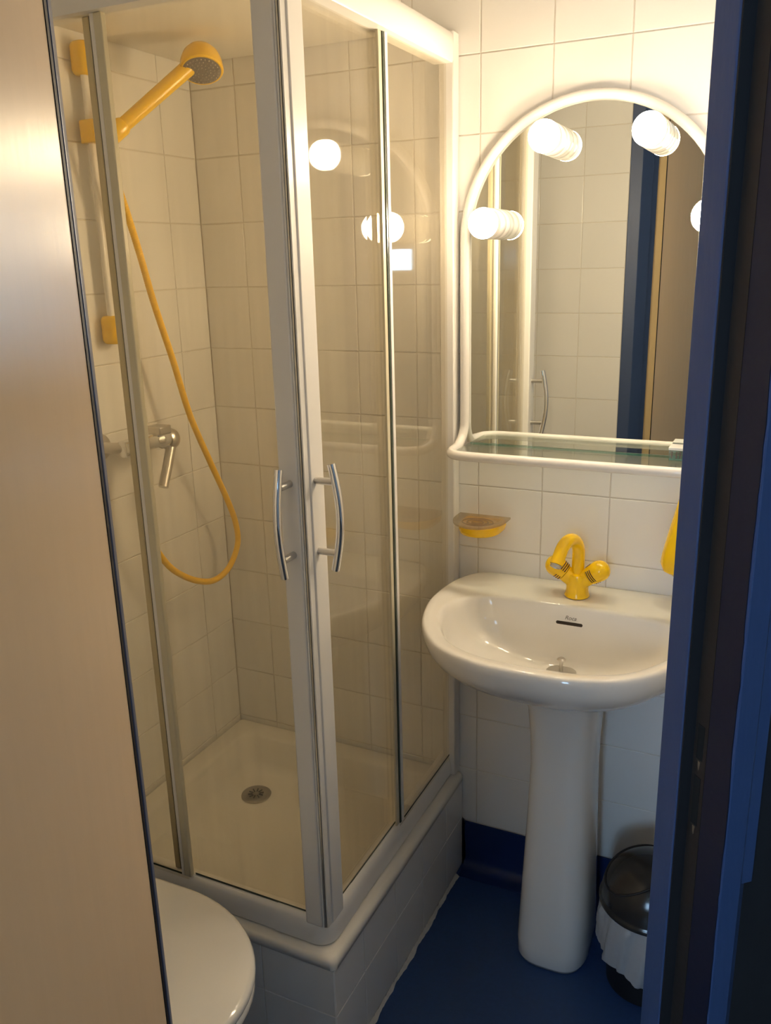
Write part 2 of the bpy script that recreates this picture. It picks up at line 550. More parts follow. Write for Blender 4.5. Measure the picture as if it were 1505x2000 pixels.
# ---- door leaf, opened out into the hall
LA = math.radians(22.5)
LN = Vector((math.cos(LA), math.sin(LA), 0))          # inner face normal
LD = Vector((LN.y, -LN.x, 0))                         # hinge -> free edge
LC = Vector((0.916, -1.361, 0))
def LP(d, t):
    q = LC + LD * d - LN * t
    return (q.x, q.y)
leaf = thing('door_1', (LC.x, LC.y, 0.008), 'pale beige laminate door leaf standing open at the left', 'door', kind='structure')
MB().prism([LP(0.004, 0), LP(0.62, 0), LP(0.62, 0.04), LP(0.004, 0.04)], 0.008, 2.045).obj('door_panel', 'leaf', leaf, smooth=False, bevel=0.0008)
MB().prism([LP(0.0014, 0.0008), LP(0.0038, 0.0008), LP(0.0038, 0.0392), LP(0.0014, 0.0392)], 0.008, 2.045).obj('edge_strip', 'leafedge', leaf, smooth=False)
MB().prism([LP(0.0004, -0.0006), LP(0.0044, -0.0006), LP(0.0044, 0.0007), LP(0.0004, 0.0007)], 0.008, 2.045).obj('gap_shadow', 'gap', leaf, smooth=False)  # near-black strip painted in for the shadow gap between leaf and frame
for z in (0.25, 1.02, 1.82):
    hp = LC + LD * (-0.003) - LN * 0.036
    MB().cyl((hp.x, hp.y, z - 0.035), (hp.x, hp.y, z + 0.035), 0.005, n=12).obj('hinge', 'bronze', leaf)

# ---- hall outside the doorway (where the photographer stands)
hf = MB().prism([(-0.8, -1.40), (0.80, -1.42), (1.42, -0.84), (3.6, 1.0), (3.6, -4.5), (-0.8, -4.5)], -0.06, -0.004).obj('floor_hall', 'hallfloor', smooth=False)
tag(hf, 'dark floor of the hall outside the bathroom', kind='structure')
g0 = P2(R0, 0.041, 0.101)
g1 = P2(R0, 2.90, 0.101)
g2 = P2(R0, 2.90, 0.02)
g3 = P2(R0, 0.15, 0.03)
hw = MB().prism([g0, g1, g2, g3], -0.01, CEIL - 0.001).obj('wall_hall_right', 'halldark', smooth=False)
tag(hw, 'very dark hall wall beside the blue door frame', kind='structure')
o = MB().box((3.42, -4.5, -0.01), (3.52, 1.2, CEIL - 0.001)).obj('wall_hall_side', 'hallwall', smooth=False)
tag(o, 'pale hall side wall', kind='structure')
o = MB().box((-0.7, -4.5, -0.01), (-0.6, -1.30, CEIL - 0.001)).obj('wall_hall_left', 'hallwall', smooth=False)
tag(o, 'pale hall wall on the left', kind='structure')
o = MB().box((-0.7, -1.45, -0.01), (0.805, -1.405, CEIL - 0.001)).obj('wall_hall_back', 'hallwall', smooth=False)
tag(o, 'pale hall face of the bathroom wall', kind='structure')
mb = MB()
# far wall with two openings
XS = [-0.7, 0.7, 1.7, 2.61, 2.88, 3.52]
mb.box((XS[0], -4.3, -0.01), (XS[1], -4.2, CEIL - 0.001)).box((XS[2], -4.3, -0.01), (XS[3], -4.2, CEIL - 0.001)).box((XS[4], -4.3, -0.01), (XS[5], -4.2, CEIL - 0.001))
mb.box((XS[1], -4.3, -0.01), (XS[2], -4.2, 1.0)).box((XS[1], -4.3, 2.1), (XS[2], -4.2, CEIL - 0.001))
mb.box((XS[3], -4.3, -0.01), (XS[4], -4.2, 1.48)).box((XS[3], -4.3, 1.67), (XS[4], -4.2, CEIL - 0.001))
o = mb.obj('wall_hall_far', 'hallwall', smooth=False)
tag(o, 'pale hall wall with the daylit windows', kind='structure')
for nm, x0, x1, z0, z1, t_, lb in (('window_1', 0.7, 1.7, 1.0, 2.1, 0.05, 'wide white framed hall window letting in daylight'),
                               ('window_2', 2.61, 2.88, 1.48, 1.67, 0.02, 'small high window at the end of the hall')):
    wn = thing(nm, ((x0 + x1) / 2, -4.25, z0), lb, 'window', kind='structure')
    mb = MB()
    mb.box((x0, -4.28, z0), (x0 + t_, -4.22, z1)).box((x1 - t_, -4.28, z0), (x1, -4.22, z1))
    mb.box((x0 + t_, -4.28, z0), (x1 - t_, -4.22, z0 + t_)).box((x0 + t_, -4.28, z1 - t_), (x1 - t_, -4.22, z1))
    mb.obj('window_frame', 'profile', wn, smooth=False)
    MB().box((x0 + t_, -4.252, z0 + t_), (x1 - t_, -4.248, z1 - t_)).obj('pane', 'shelfglass', wn, smooth=False)

# ================================================================= SHOWER
# ---- tiled plinth under the tray
pl = thing('shower_plinth', (0.35, -0.35, 0), 'white tiled plinth carrying the shower tray', 'plinth')
mb = MB()
mb.box((0.003, -0.6945, 0.0), (0.6945, -0.640, 0.262)).box((0.640, -0.640, 0.0), (0.6945, -0.003, 0.262))
mb.box((0.003, -0.640, 0.0), (0.05, -0.003, 0.16)).box((0.05, -0.05, 0.0), (0.640, -0.003, 0.16))
mb.obj('core', 'grout', pl, smooth=False)
lay_tiles(pl, (0.6972, 0, 0), (0, 1, 0), [-0.6968, -0.572, -0.420, -0.268, -0.116, -0.004], [0.006, 0.152, 0.262])
lay_tiles(pl, (0, -0.6972, 0), (1, 0, 0), [0.004, 0.074, 0.226, 0.378, 0.530, 0.6968], [0.006, 0.152, 0.262])
def bead(path, nrm, n=90):
    """ragged white sealant between plinth and floor"""
    a, b = Vector(path[0]), Vector(path[1])
    nr = Vector(nrm)
    rr = []
    w = 0.006
    for i in range(n + 1):
        q = a.lerp(b, i / n)
        w = max(0.003, min(0.010, w + random.uniform(-.0018, .0018)))
        h = random.uniform(0.005, 0.009)
        rr.append([q, q + nr * w, q + nr * w * 0.6 + Vector((0, 0, h * 0.5)), q + Vector((0, 0, h))])
    return MB().rings(rr)
bead((( 0.6975, -0.6975, 0.0), (0.6975, -0.052, 0.0)), (1, 0, 0)).obj('sealant_bead', 'sealant', pl)
bead(((0.10, -0.6975, 0.0), (0.6975, -0.6975, 0.0)), (0, -1, 0)).obj('sealant_bead', 'sealant', pl)
bead(((0.6975, -0.006, 0.006), (0.6975, -0.006, 0.145)), (1, 0, 0), 30).obj('sealant_bead', 'sealant', pl)

# ---- shower tray
tray = thing('shower_tray', (0.35, -0.35, 0.262), 'square white shower tray with a sunken floor', 'shower tray')
def sq(inset, z, r):
    x0, x1 = 0.003 + inset, 0.7015 - inset
    c = (x0 + x1) / 2
    return [Vector((x, y, z)) for x, y in rrect(c, -c, (x1 - x0) / 2, (x1 - x0) / 2, r, 6)]
rg = [sq(0.050, 0.2625, 0.04), sq(0.006, 0.2625, 0.010), sq(0.0, 0.266, 0.012), sq(0.0, 0.279, 0.012), sq(0.003, 0.286, 0.012), sq(0.009, 0.289, 0.012),
      sq(0.050, 0.288, 0.04), sq(0.057, 0.286, 0.045), sq(0.062, 0.279, 0.05), sq(0.082, 0.222, 0.055), sq(0.092, 0.208, 0.06), sq(0.108, 0.202, 0.065)]
# floor falls gently to the drain
DR = Vector((0.178, -0.196, 0.195))
for t, z in ((0.35, 0.1995), (0.7, 0.197), (0.90, 0.1955)):
    rg.append([p.lerp(Vector((DR.x, DR.y, z)), t) for p in sq(0.108, z, 0.065)])
mb = MB().rings(rg, False, True)
mb.obj('tray_shell', 'acrylic', tray, angle=60)
dn = MB().lathe([(0.0, 0.0), (0.040, 0.0), (0.041, 0.0015), (0.038, 0.0035), (0.024, 0.004), (0.022, 0.0028), (0.0, 0.003)], DR + Vector((0, 0, 0.0006)), (0, 0, 1), 40).obj('drain_cover', 'drainmetal', tray)
for k in range(10):
    a = 2 * math.pi * k / 10
    d = Vector((math.cos(a), math.sin(a), 0))
    MB().cyl(DR + d * 0.009 + Vector((0, 0, .0045)), DR + d * 0.021 + Vector((0, 0, .0052)), 0.0016, n=6).obj('drain_slot', 'hole', dn)

# ---- shower enclosure
en = thing('shower_enclosure', (0.35, -0.35, 0.288), 'white framed corner shower enclosure with clear sliding glass doors', 'shower enclosure')
GP = 0.668                      # plane of the glass on both sides
def sweep(prof, path, nrm):
    """profile points (outward, z) along a plan path with an outward normal for each point"""
    return [[Vector((p[0] + n[0] * d, p[1] + n[1] * d, z)) for d, z in prof] for p, n in zip(path, nrm)]
bot = [(-0.020, 0.2895), (0.006, 0.2895), (0.0095, 0.293), (0.0105, 0.305), (0.009, 0.322), (0.005, 0.336), (0.000, 0.343), (-0.004, 0.345), (-0.020, 0.345)]
MB().rings(sweep(bot, [(0.004, -GP), (0.563, -GP)], [(0, -1)] * 2)).obj('bottom_rail', 'profile', en)
MB().rings(sweep(bot, [(GP, -0.563), (GP, -0.004)], [(1, 0)] * 2)).obj('bottom_rail', 'profile', en)
# curved corner joint, slightly larger than the rails
bj = [(d + 0.0018 if d > 0 else d, z + (0.0015 if z > 0.3 else 0)) for d, z in bot]
cc, rad = GP - 0.024, 0.024
path, nr = [(0.555, -GP)], [(0, -1)]
for k in range(9):
    a = math.radians(-90 + 90 * k / 8)
    path.append((cc + rad * math.cos(a), -cc + rad * math.sin(a)))
    nr.append((math.cos(a), math.sin(a)))
path.append((GP, -0.555))
nr.append((1, 0))
MB().rings(sweep(bj, path, nr)).obj('corner_joint', 'profile', en)
top = [(-0.022, 1.952), (0.018, 1.952), (0.0205, 1.956), (0.0215, 1.985), (0.019, 2.004), (0.013, 2.010), (-0.018, 2.010), (-0.022, 2.006)]
MB().rings(sweep(top, [(0.004, -GP), (0.60, -GP)], [(0, -1)] * 2)).obj('top_rail', 'profile', en)
MB().rings(sweep(top, [(GP, -0.60), (GP, -0.034)], [(1, 0)] * 2)).obj('top_rail', 'profile', en)
tj = [(d * 1.05, z) for d, z in top]
path = [(0.59, -GP)] + [(cc + rad * math.cos(math.radians(-90 + 90 * k / 8)), -cc + rad * math.sin(math.radians(-90 + 90 * k / 8))) for k in range(9)] + [(GP, -0.59)]
MB().rings(sweep(tj, path, nr)).obj('corner_joint', 'profile', en)
# wall profiles
MB().box((0.655, -0.034, 0.2895), (0.6885, -0.0003, 2.012)).obj('wall_profile', 'profile', en, bevel=0.003)
MB().box((0.0003, -0.6885, 0.2895), (0.034, -0.655, 2.012)).obj('wall_profile', 'profile', en, bevel=0.003)
ZB, ZT = 0.336, 1.962
# fixed panes (next to the walls, outer track)
FX = GP + 0.002
fp = MB().box((0.02, -FX - 0.0025, ZB), (0.342, -FX + 0.0025, ZT)).obj('fixed_pane', 'glass', en, smooth=False)
MB().box((0.334, -FX - 0.006, ZB + 0.01), (0.350, -FX + 0.006, ZT - 0.01)).obj('edge_seal', 'seal', fp, bevel=0.002)
MB().box((0.3255, -FX - 0.0045, ZB + 0.01), (0.3335, -FX + 0.0045, ZT - 0.01)).obj('edge_lip', 'profile', fp, bevel=0.001)
fp = MB().box((FX - 0.0025, -0.336, ZB), (FX + 0.0025, -0.02, ZT)).obj('fixed_pane', 'glass', en, smooth=False)
MB().box((FX - 0.004, -0.3365, ZB + 0.01), (FX + 0.004, -0.3305, ZT - 0.01)).obj('edge_seal', 'seal_gap_dark', fp, bevel=0.001)
MB().box((FX - 0.003, -0.3500, ZB + 0.01), (FX + 0.002, -0.3370, ZT - 0.01)).obj('edge_trim', 'seal', fp, bevel=0.001)
MB().box((FX - 0.005, -0.3295, ZB + 0.01), (FX + 0.005, -0.318, ZT - 0.01)).obj('edge_lip', 'profile', fp, bevel=0.001)
MB().box((0.035, -FX - 0.0034, 0.3455), (0.333, -FX - 0.0026, 0.3495)).obj('bottom_gap_shade', 'seal_gap_dark', en, smooth=False)  # dark strips drawn in for the shaded gap at the foot of the glass
MB().box((FX + 0.0026, -0.330, 0.3455), (FX + 0.0034, -0.035, 0.3495)).obj('bottom_gap_shade', 'seal_gap_dark', en, smooth=False)
MB().box((0.352, -GP + 0.0055, 0.3455), (0.626, -GP + 0.0062, 0.3500)).obj('bottom_gap_shade', 'seal_gap_dark', en, smooth=False)
MB().box((GP - 0.0062, -0.612, 0.3455), (GP - 0.0055, -0.340, 0.3500)).obj('bottom_gap_shade', 'seal_gap_dark', en, smooth=False)
# sliding doors (inner track) with stile, magnetic seal, rear seal and handle
SX = GP - 0.010
def bar_handle(door, base, out, side):
    """bowed chrome pull bar on two posts; out = direction away from the glass, side = along the glass"""
    out, base = Vector(out), Vector(base)
    h = MB().tube([base + out * (0.031 + 0.013 * math.cos(math.pi * (t - 0.5))) + Vector((0, 0, (t - 0.5) * 0.185)) for t in [k / 22 for k in range(23)]], 0.0072, 18).obj('handle', 'chrome', door)
    return h
fd = MB().box((0.305, -SX - 0.0025, ZB), (0.640, -SX + 0.0025, ZT)).obj('sliding_door', 'glass', en, smooth=False)
MB().box((0.627, -SX - 0.019, ZB - 0.001), (0.664, -SX + 0.010, ZT + 0.004)).obj('door_stile', 'profile', fd, bevel=0.003)
for k in range(3):
    MB().box((0.6645 + 0.0036 * k, -SX - 0.017 + 0.0015 * k, ZB), (0.6672 + 0.0036 * k, -SX + 0.006, ZT)).obj('magnetic_seal', 'profile' if k != 1 else 'satin', fd, smooth=False)
MB().box((0.299, -SX - 0.005, ZB + 0.01), (0.312, -SX + 0.006, ZT - 0.01)).obj('rear_seal', 'seal', fd, bevel=0.002)
MB().box((0.3125, -SX - 0.0037, ZB + 0.01), (0.3165, -SX + 0.0037, ZT - 0.01)).obj('seal_groove', 'seal_gap_dark', fd, smooth=False)
hz = 1.157
bar_handle(fd, (0.648, -SX - 0.019, hz), (0, -1, 0), (1, 0, 0))
for dz in (-0.062, 0.062):
    MB().cyl((0.648, -SX - 0.018, hz + dz), (0.648, -SX - 0.019 - 0.0385, hz + dz), 0.0062, n=16).obj('handle_post', 'satin', fd)
rd = MB().box((SX - 0.0025, -0.640, ZB), (SX + 0.0025, -0.305, ZT)).obj('sliding_door', 'glass', en, smooth=False)
MB().box((SX - 0.010, -0.6580, ZB - 0.001), (SX + 0.019, -0.6130, ZT + 0.004)).obj('door_stile', 'profile', rd, bevel=0.003)
MB().box((SX - 0.004, -0.6607, ZB), (SX + 0.016, -0.6584, ZT)).obj('magnetic_seal', 'seal_gap_dark', rd, smooth=False)
MB().box((SX - 0.005, -0.316, ZB + 0.01), (SX + 0.005, -0.303, ZT - 0.01)).obj('rear_seal', 'seal', rd, bevel=0.002)
bar_handle(rd, (SX + 0.019, -0.642, hz), (1, 0, 0), (0, 1, 0))
for dz in (-0.062, 0.062):
    MB().cyl((SX + 0.018, -0.642, hz + dz), (SX + 0.019 + 0.0385, -0.642, hz + dz), 0.0062, n=16).obj('handle_post', 'satin', rd)

# ---- riser rail with yellow brackets and slider
RX, RY = 0.026, -0.370
rr_ = thing('shower_riser_rail', (0.0, RY, 1.40), 'white shower riser rail with yellow end brackets on the left wall', 'shower rail')
MB().rings([[Vector((x, y, z)) for x, y in rrect(RX, RY, 0.0065, 0.0155, 0.006, 4)] for z in (1.42, 1.99)]).obj('rail_bar', 'enamel', rr_)
for z0, z1 in ((1.942, 2.004), (1.408, 1.468)):
    pts = rrect(0.0242, RY - 0.002, 0.0235, 0.0235, 0.019, 6)
    zc, hh = (z0 + z1) / 2, (z1 - z0) / 2
    MB().rings([[Vector((0.0242 + (x - 0.0242) * q2, RY - 0.002 + (y - RY + 0.002) * q2, zc + hh * q)) for x, y in pts] for q, q2 in ((-1, .72), (-.9, .9), (-.7, 1), (.7, 1), (.9, .9), (1, .72))]).obj('end_bracket', 'yellow', rr_)
MB().rings([[Vector((x, y, z)) for x, y in rrect(0.034, RY - 0.004, 0.027, 0.022, 0.014, 5)] for z in (1.814, 1.817, 1.855, 1.858)]).obj('slider', 'yellow', rr_, bevel=0.002)

# ---- hand shower in the slider, pointing up and out
hs = thing('hand_shower', (RX + 0.02, RY + 0.02, 1.80), 'yellow hand shower with a grey spray face', 'shower head')
A = Vector((0.078, -0.392, 1.815))
HC = Vector((0.207, -0.229, 1.960))
fn = Vector((0.275, -0.378, -0.884)).normalized()       # spray face direction
B = HC - fn * 0.027 - Vector((0.505, 0.615, 0.615)).normalized() * 0.026
ax = (B - A).normalized()
MB().lathe([(0.010, -0.002), (0.0165, 0.0), (0.0185, 0.012), (0.0185, 0.045), (0.0165, 0.050)], A, ax, 24).obj('grip_socket', 'yellow', hs)
L_ = (B - A).length
MB().lathe([(0.0145, 0.045), (0.0145, 0.052), (0.0150, 0.11), (0.0160, L_ - 0.03), (0.0165, L_ + 0.006)], A, ax, 24).obj('handle', 'yellow', hs)
MB().lathe([(0.0, -0.052), (0.014, -0.050), (0.027, -0.043), (0.037, -0.031), (0.0425, -0.016), (0.0445, -0.002), (0.0445, 0.004), (0.042, 0.006)], HC, fn, 36).obj('head_shell', 'yellow', hs)
fc = MB().lathe([(0.0, 0.0072), (0.020, 0.0072), (0.038, 0.0066), (0.0418, 0.005), (0.0418, 0.001)], HC, fn, 36).obj('spray_face', 'spray', hs)
fx, fy, _ = frame_from(fn)
for ring, cnt in ((0.010, 8), (0.018, 14), (0.026, 20), (0.034, 26)):
    for k in range(cnt):
        a = 2 * math.pi * (k + 0.5 * (ring > 0.015)) / cnt
        c = HC + fx * ring * math.cos(a) + fy * ring * math.sin(a)
        MB().cyl(c + fn * 0.006, c + fn * 0.0088, 0.0016, 0.0011, n=6).obj('nozzle', 'nozzle', fc, smooth=False)

# ---- yellow hose
hp = catmull([A + ax * -0.004, A + Vector((-0.004, 0.010, -0.05)), (0.080, -0.363, 1.70), (0.080, -0.330, 1.60), (0.080, -0.299, 1.493), (0.080, -0.252, 1.36), (0.080, -0.209, 1.226),
              (0.080, -0.148, 1.10), (0.082, -0.094, 0.990), (0.084, -0.066, 0.915), (0.085, -0.066, 0.855), (0.086, -0.112, 0.806), (0.086, -0.175, 0.793), (0.086, -0.238, 0.812), (0.084, -0.300, 0.850),
              (0.080, -0.345, 0.895), (0.076, -0.385, 0.97), (0.072, -0.395, 1.06), (0.070, -0.392, 1.139)], 60)
# resample evenly and add ribs
acc = [0.0]
for i in range(1, len(hp)):
    acc.append(acc[-1] + (hp[i] - hp[i - 1]).length)
NR = int(acc[-1] / 0.0016)
res, j = [], 0
for k in range(NR + 1):
    s = acc[-1] * k / NR
    while j < len(acc) - 2 and acc[j + 1] < s:
        j += 1
    t = (s - acc[j]) / max(acc[j + 1] - acc[j], 1e-9)
    res.append(hp[j].lerp(hp[j + 1], t))
ho = MB().tube(res, [0.0078 if k % 3 else 0.0068 for k in range(len(res))], 12).obj('shower_hose', 'yellow_hose', origin=(0.08, -0.2, 0.785), angle=80)
tag(ho, 'ribbed yellow shower hose hanging in a loop', 'hose')

# ---- wall mixer
mx = thing('shower_mixer', (0.0, -0.37, 1.16), 'chrome shower mixer with a hanging lever on the left wall', 'tap')
MZ, MXX = 1.186, 0.062
for y in (-0.434, -0.296):
    MB().lathe([(0.030, 0.0), (0.031, 0.004), (0.028, 0.010), (0.018, 0.016), (0.013, 0.018)], (0.0, y, MZ), (1, 0, 0), 28).obj('wall_flange', 'satin', mx)
    MB().tube([(0.012, y, MZ), (0.032, y, MZ), (0.045, y + 0.004, MZ), (MXX - 0.004, y + 0.016, MZ)], 0.0125, 18).obj('inlet', 'satin', mx)
MB().lathe([(0.015, 0.0), (0.019, 0.003), (0.019, 0.026), (0.017, 0.029), (0.017, 0.034), (0.0215, 0.037), (0.0215, 0.060), (0.019, 0.066), (0.019, 0.108), (0.024, 0.118), (0.024, 0.141), (0.022, 0.145)], (MXX, -0.430, MZ - 0.002), (0, 1, 0), 28).obj('body', 'chrome', mx)
MB().box((MXX - 0.020, -0.325, MZ + 0.010), (MXX + 0.022, -0.284, MZ + 0.030)).obj('top_plate', 'satin', mx, bevel=0.003)
MB().lathe([(0.0225, 0.0), (0.0255, 0.006), (0.026, 0.014), (0.023, 0.026), (0.014, 0.034), (0.0, 0.037)], (MXX, -0.284, MZ - 0.008), (0, 1, 0), 28).obj('lever_dome', 'satin', mx)
MB().tube([(MXX + 0.004, -0.262, MZ - 0.004), (MXX + 0.009, -0.282, MZ - 0.036), (MXX + 0.014, -0.306, MZ - 0.076), (MXX + 0.018, -0.328, MZ - 0.110)], [0.013, 0.0115, 0.0115, 0.0115], 18).obj('lever', 'satin', mx)
MB().cyl((0.070, -0.392, 1.140), (0.070, -0.392, 1.172), 0.0105, n=18).obj('hose_nut', 'chrome', mx)

# ================================================================= VANITY MIRROR WITH LAMPS AND SHELF
vm = thing('vanity_mirror', (0.97, 0, 1.15), 'arched mirror in a white tube frame with globe lamps and a glass shelf', 'mirror')
MCX, MCZ, MR = 0.972, 1.604, 0.265
tz = 1.157
TR = 0.0105
arc = [Vector((MCX - MR * math.cos(math.pi * k / 40), -0.014, MCZ + MR * math.sin(math.pi * k / 40))) for k in range(41)]
xl, xr_ = MCX - MR, MCX + MR
down_r = catmull([(xr_, -0.014, MCZ), (xr_, -0.014, 1.40), (xr_, -0.014, 1.235), (xr_ + 0.001, -0.019, 1.190), (xr_ + 0.003, -0.045, 1.163), (xr_ + 0.003, -0.085, tz),
                  (xr_ - 0.008, -0.116, tz), (xr_ - 0.035, -0.130, tz), (xr_ - 0.09, -0.132, tz), (MCX, -0.132, tz)], 8)
down_l = [Vector((2 * MCX - p.x, p.y, p.z)) for p in down_r]
loop = list(reversed(down_l))[:-1] + arc + down_r[1:]
loop = loop[:-1]
MB().tube(loop, TR, 16, closed=True).obj('tube_frame', 'enamel', vm, angle=60)
gpts = [(xl + 0.004, 1.163)] + [(xr_ - 0.004, 1.163)] + [(MCX + (MR - 0.004) * math.cos(math.pi * k / 40), MCZ + (MR - 0.004) * math.sin(math.pi * k / 40)) for k in range(41)]
f_ = [Vector((x, -0.0085, z)) for x, z in gpts]
b_ = [Vector((x, -0.0025, z)) for x, z in gpts]
MB().rings([b_, f_]).obj('mirror_glass', 'mirror', vm, smooth=False)
sh = MB().box((xl + 0.012, -0.124, 1.1575), (xr_ - 0.012, -0.0095, 1.1625)).obj('glass_shelf', 'shelfglass', vm, smooth=False)
MB().box((xl + 0.012, -0.0094, 1.1575), (xr_ - 0.012, -0.0087, 1.1625)).obj('shelf_edge', 'teal', sh, smooth=False)
for i, (bx_, bz_) in enumerate(((0.777, 1.636), (0.899, 1.790), (1.095, 1.787), (1.209, 1.632))):
    hd = MB().lathe([(0.0300, 0.0), (0.0310, 0.004), (0.0310, 0.022), (0.0298, 0.024), (0.0298, 0.028), (0.0310, 0.030), (0.0308, 0.060), (0.0290, 0.0625), (0.0235, 0.0630), (0.0250, 0.0690), (0.0283, 0.0765), (0.0302, 0.0835)], (bx_, -0.0088, bz_), (0, -1, 0), 32).obj('lamp_holder', 'enamel', vm)
    prof = [(0.0305 * math.sin(t), 0.088 - 0.0305 * math.cos(t)) for t in [math.radians(82 + (180 - 82) * k / 14) for k in range(15)]]
    MB().lathe(prof, (bx_, -0.0088, bz_), (0, -1, 0), 32).obj('bulb', 'bulb', hd)

# small clear box left on the shelf
bxx = thing('small_box', (1.195, -0.035, 1.163), 'small clear plastic box with a white lid on the glass shelf', 'box')
MB().box((1.163, -0.055, 1.163), (1.228, -0.018, 1.184)).obj('box_body', 'clear', bxx, smooth=False)
MB().box((1.162, -0.056, 1.1842), (1.229, -0.017, 1.190)).obj('box_lid', 'paper', bxx, bevel=0.001)
MB().box((1.164, -0.054, 1.1634), (1.227, -0.019, 1.1665)).obj('box_base', 'teal', bxx, smooth=False)
for dx in (0.004, 0.013, 0.020, 0.030):
    MB().box((1.164 + dx, -0.0556, 1.168), (1.1665 + dx, -0.0552, 1.182)).obj('print_bar', 'print', bxx, smooth=False)

# ================================================================= SOAP DISH, DISPENSER
sd = thing('soap_dish', (0.752, 0, 0.975), 'yellow wall soap dish with a smoked glass plate', 'soap dish')
def dshape(cx, hw, dep, z, k=24, back=0.0):
    out = [Vector((cx + hw, -back, z))]
    for i in range(k + 1):
        a = math.pi * i / k
        out.append(Vector((cx + hw * math.cos(a), -(0.030 + (dep - 0.030) * math.sin(a) ** 0.9), z)))
    out.append(Vector((cx - hw, -back, z)))
    return out
SCX = 0.754
MB().rings([dshape(SCX, 0.040, 0.075, 0.955), dshape(SCX, 0.047, 0.086, 0.959), dshape(SCX, 0.050, 0.092, 0.968), dshape(SCX, 0.050, 0.092, 0.978), dshape(SCX, 0.046, 0.088, 0.982)]).obj('bracket', 'yellow', sd)
g = [dshape(SCX, 0.058, 0.106, 0.9835, back=0.004), dshape(SCX, 0.062, 0.112, 0.986, back=0.004), dshape(SCX, 0.062, 0.112, 0.990, back=0.004),
     dshape(SCX, 0.050, 0.096, 0.9895, back=0.014), dshape(SCX, 0.042, 0.085, 0.9862, back=0.022)]
MB().rings(g).obj('glass_plate', 'smoke', sd)
for r in (0.012, 0.022, 0.032):
    MB().tube([(SCX + r * 1.15 * math.cos(2 * math.pi * k / 32), -0.056 + r * 0.85 * math.sin(2 * math.pi * k / 32), 0.9872) for k in range(32)], 0.0011, 8, closed=True).obj('drain_ring', 'smoke', sd)

yd = thing('soap_dispenser', (1.205, 0, 0.92), 'glossy yellow tapering wall dispenser partly behind the blue door frame', 'dispenser')
DCX = 1.216
def yring(s, z, dep):
    out = []
    for k in range(28):
        a = 2 * math.pi * k / 28
        c, q = math.cos(a), math.sin(a)
        out.append(Vector((DCX + s * math.copysign(abs(c) ** 0.75, c), -dep / 2 - (dep / 2) * math.copysign(abs(q) ** 0.75, q), z)))
    return out
MB().rings([yring(0.018, 0.916, 0.050), yring(0.036, 0.919, 0.074), yring(0.050, 0.930, 0.090), yring(0.055, 0.946, 0.094), yring(0.053, 0.965, 0.092), yring(0.045, 1.005, 0.082),
            yring(0.036, 1.045, 0.070), yring(0.030, 1.075, 0.060), yring(0.024, 1.090, 0.050), yring(0.012, 1.096, 0.03)]).obj('body', 'yellow', yd)
MB().cyl((DCX, -0.060, 1.070), (DCX, -0.072, 1.066), 0.010, n=20).obj('push_button', 'yellow', yd)

# ================================================================= WASHBASIN
BCX = 0.988
wbn = thing('washbasin', (BCX, -0.2, 0.66), 'white ceramic washbasin on a pedestal below the arched mirror', 'washbasin')
def sym(pts):
    l = [Vector((x, y, 0)) for x, y in pts]
    return l + [Vector((-p.x, p.y, 0)) for p in reversed(l) if abs(p.x) > 1e-6]
outer_c = sym([(0, -0.482), (-0.10, -0.474), (-0.19, -0.430), (-0.252, -0.345), (-0.284, -0.245), (-0.290, -0.170), (-0.281, -0.085), (-0.252, -0.022), (-0.205, -0.003), (-0.10, -0.0025), (0, -0.0025)])
inner_c = sym([(0, -0.440), (-0.10, -0.432), (-0.175, -0.395), (-0.228, -0.320), (-0.250, -0.245), (-0.243, -0.190), (-0.205, -0.150), (-0.12, -0.131), (0, -0.127)])
OUTER = catmull(outer_c, 10, True)
INNER = catmull(inner_c, 10, True)
BC = Vector((0, -0.235, 0))
NSEG = 96
def polar(poly):
    out = []
    n = len(poly)
    for k in range(NSEG):
        a = 2 * math.pi * k / NSEG
        d = Vector((math.cos(a), math.sin(a), 0))
        best = 0
        for i in range(n):
            p, q = poly[i] - BC, poly[(i + 1) % n] - BC
            e = q - p
            den = d.x * e.y - d.y * e.x
            if abs(den) < 1e-12:
                continue
            t = (p.x * e.y - p.y * e.x) / den
            s = (p.x * d.y - p.y * d.x) / den
            if t > 0 and -1e-6 <= s <= 1 + 1e-6:
                best = max(best, t)
        out.append(d * best)
    return out
PO, PI_ = polar(OUTER), polar(INNER)
def bring(P, s, z, c=(0, 0), add=0.0):
    out = []
    for p in P:
        v = p * s
        if add:
            v = v + p.normalized() * add
        y = min(v.y + BC.y + c[1], -0.0025)
        out.append(Vector((BCX + v.x + BC.x + c[0], y, z)))
    return out
rg = [bring(PO, 0.26, 0.690, (0, 0.03)), bring(PO, 0.40, 0.696, (0, 0.03)), bring(PO, 0.58, 0.714, (0, 0.03)), bring(PO, 0.74, 0.740, (0, 0.024)), bring(PO, 0.86, 0.765, (0, 0.014)),
      bring(PO, 0.940, 0.790, (0, 0.006)), bring(PO, 0.982, 0.815), bring(PO, 0.998, 0.832), bring(PO, 1.0, 0.840), bring(PO, 0.995, 0.8465), bring(PO, 0.985, 0.850), bring(PO, 0.972, 0.8512)]
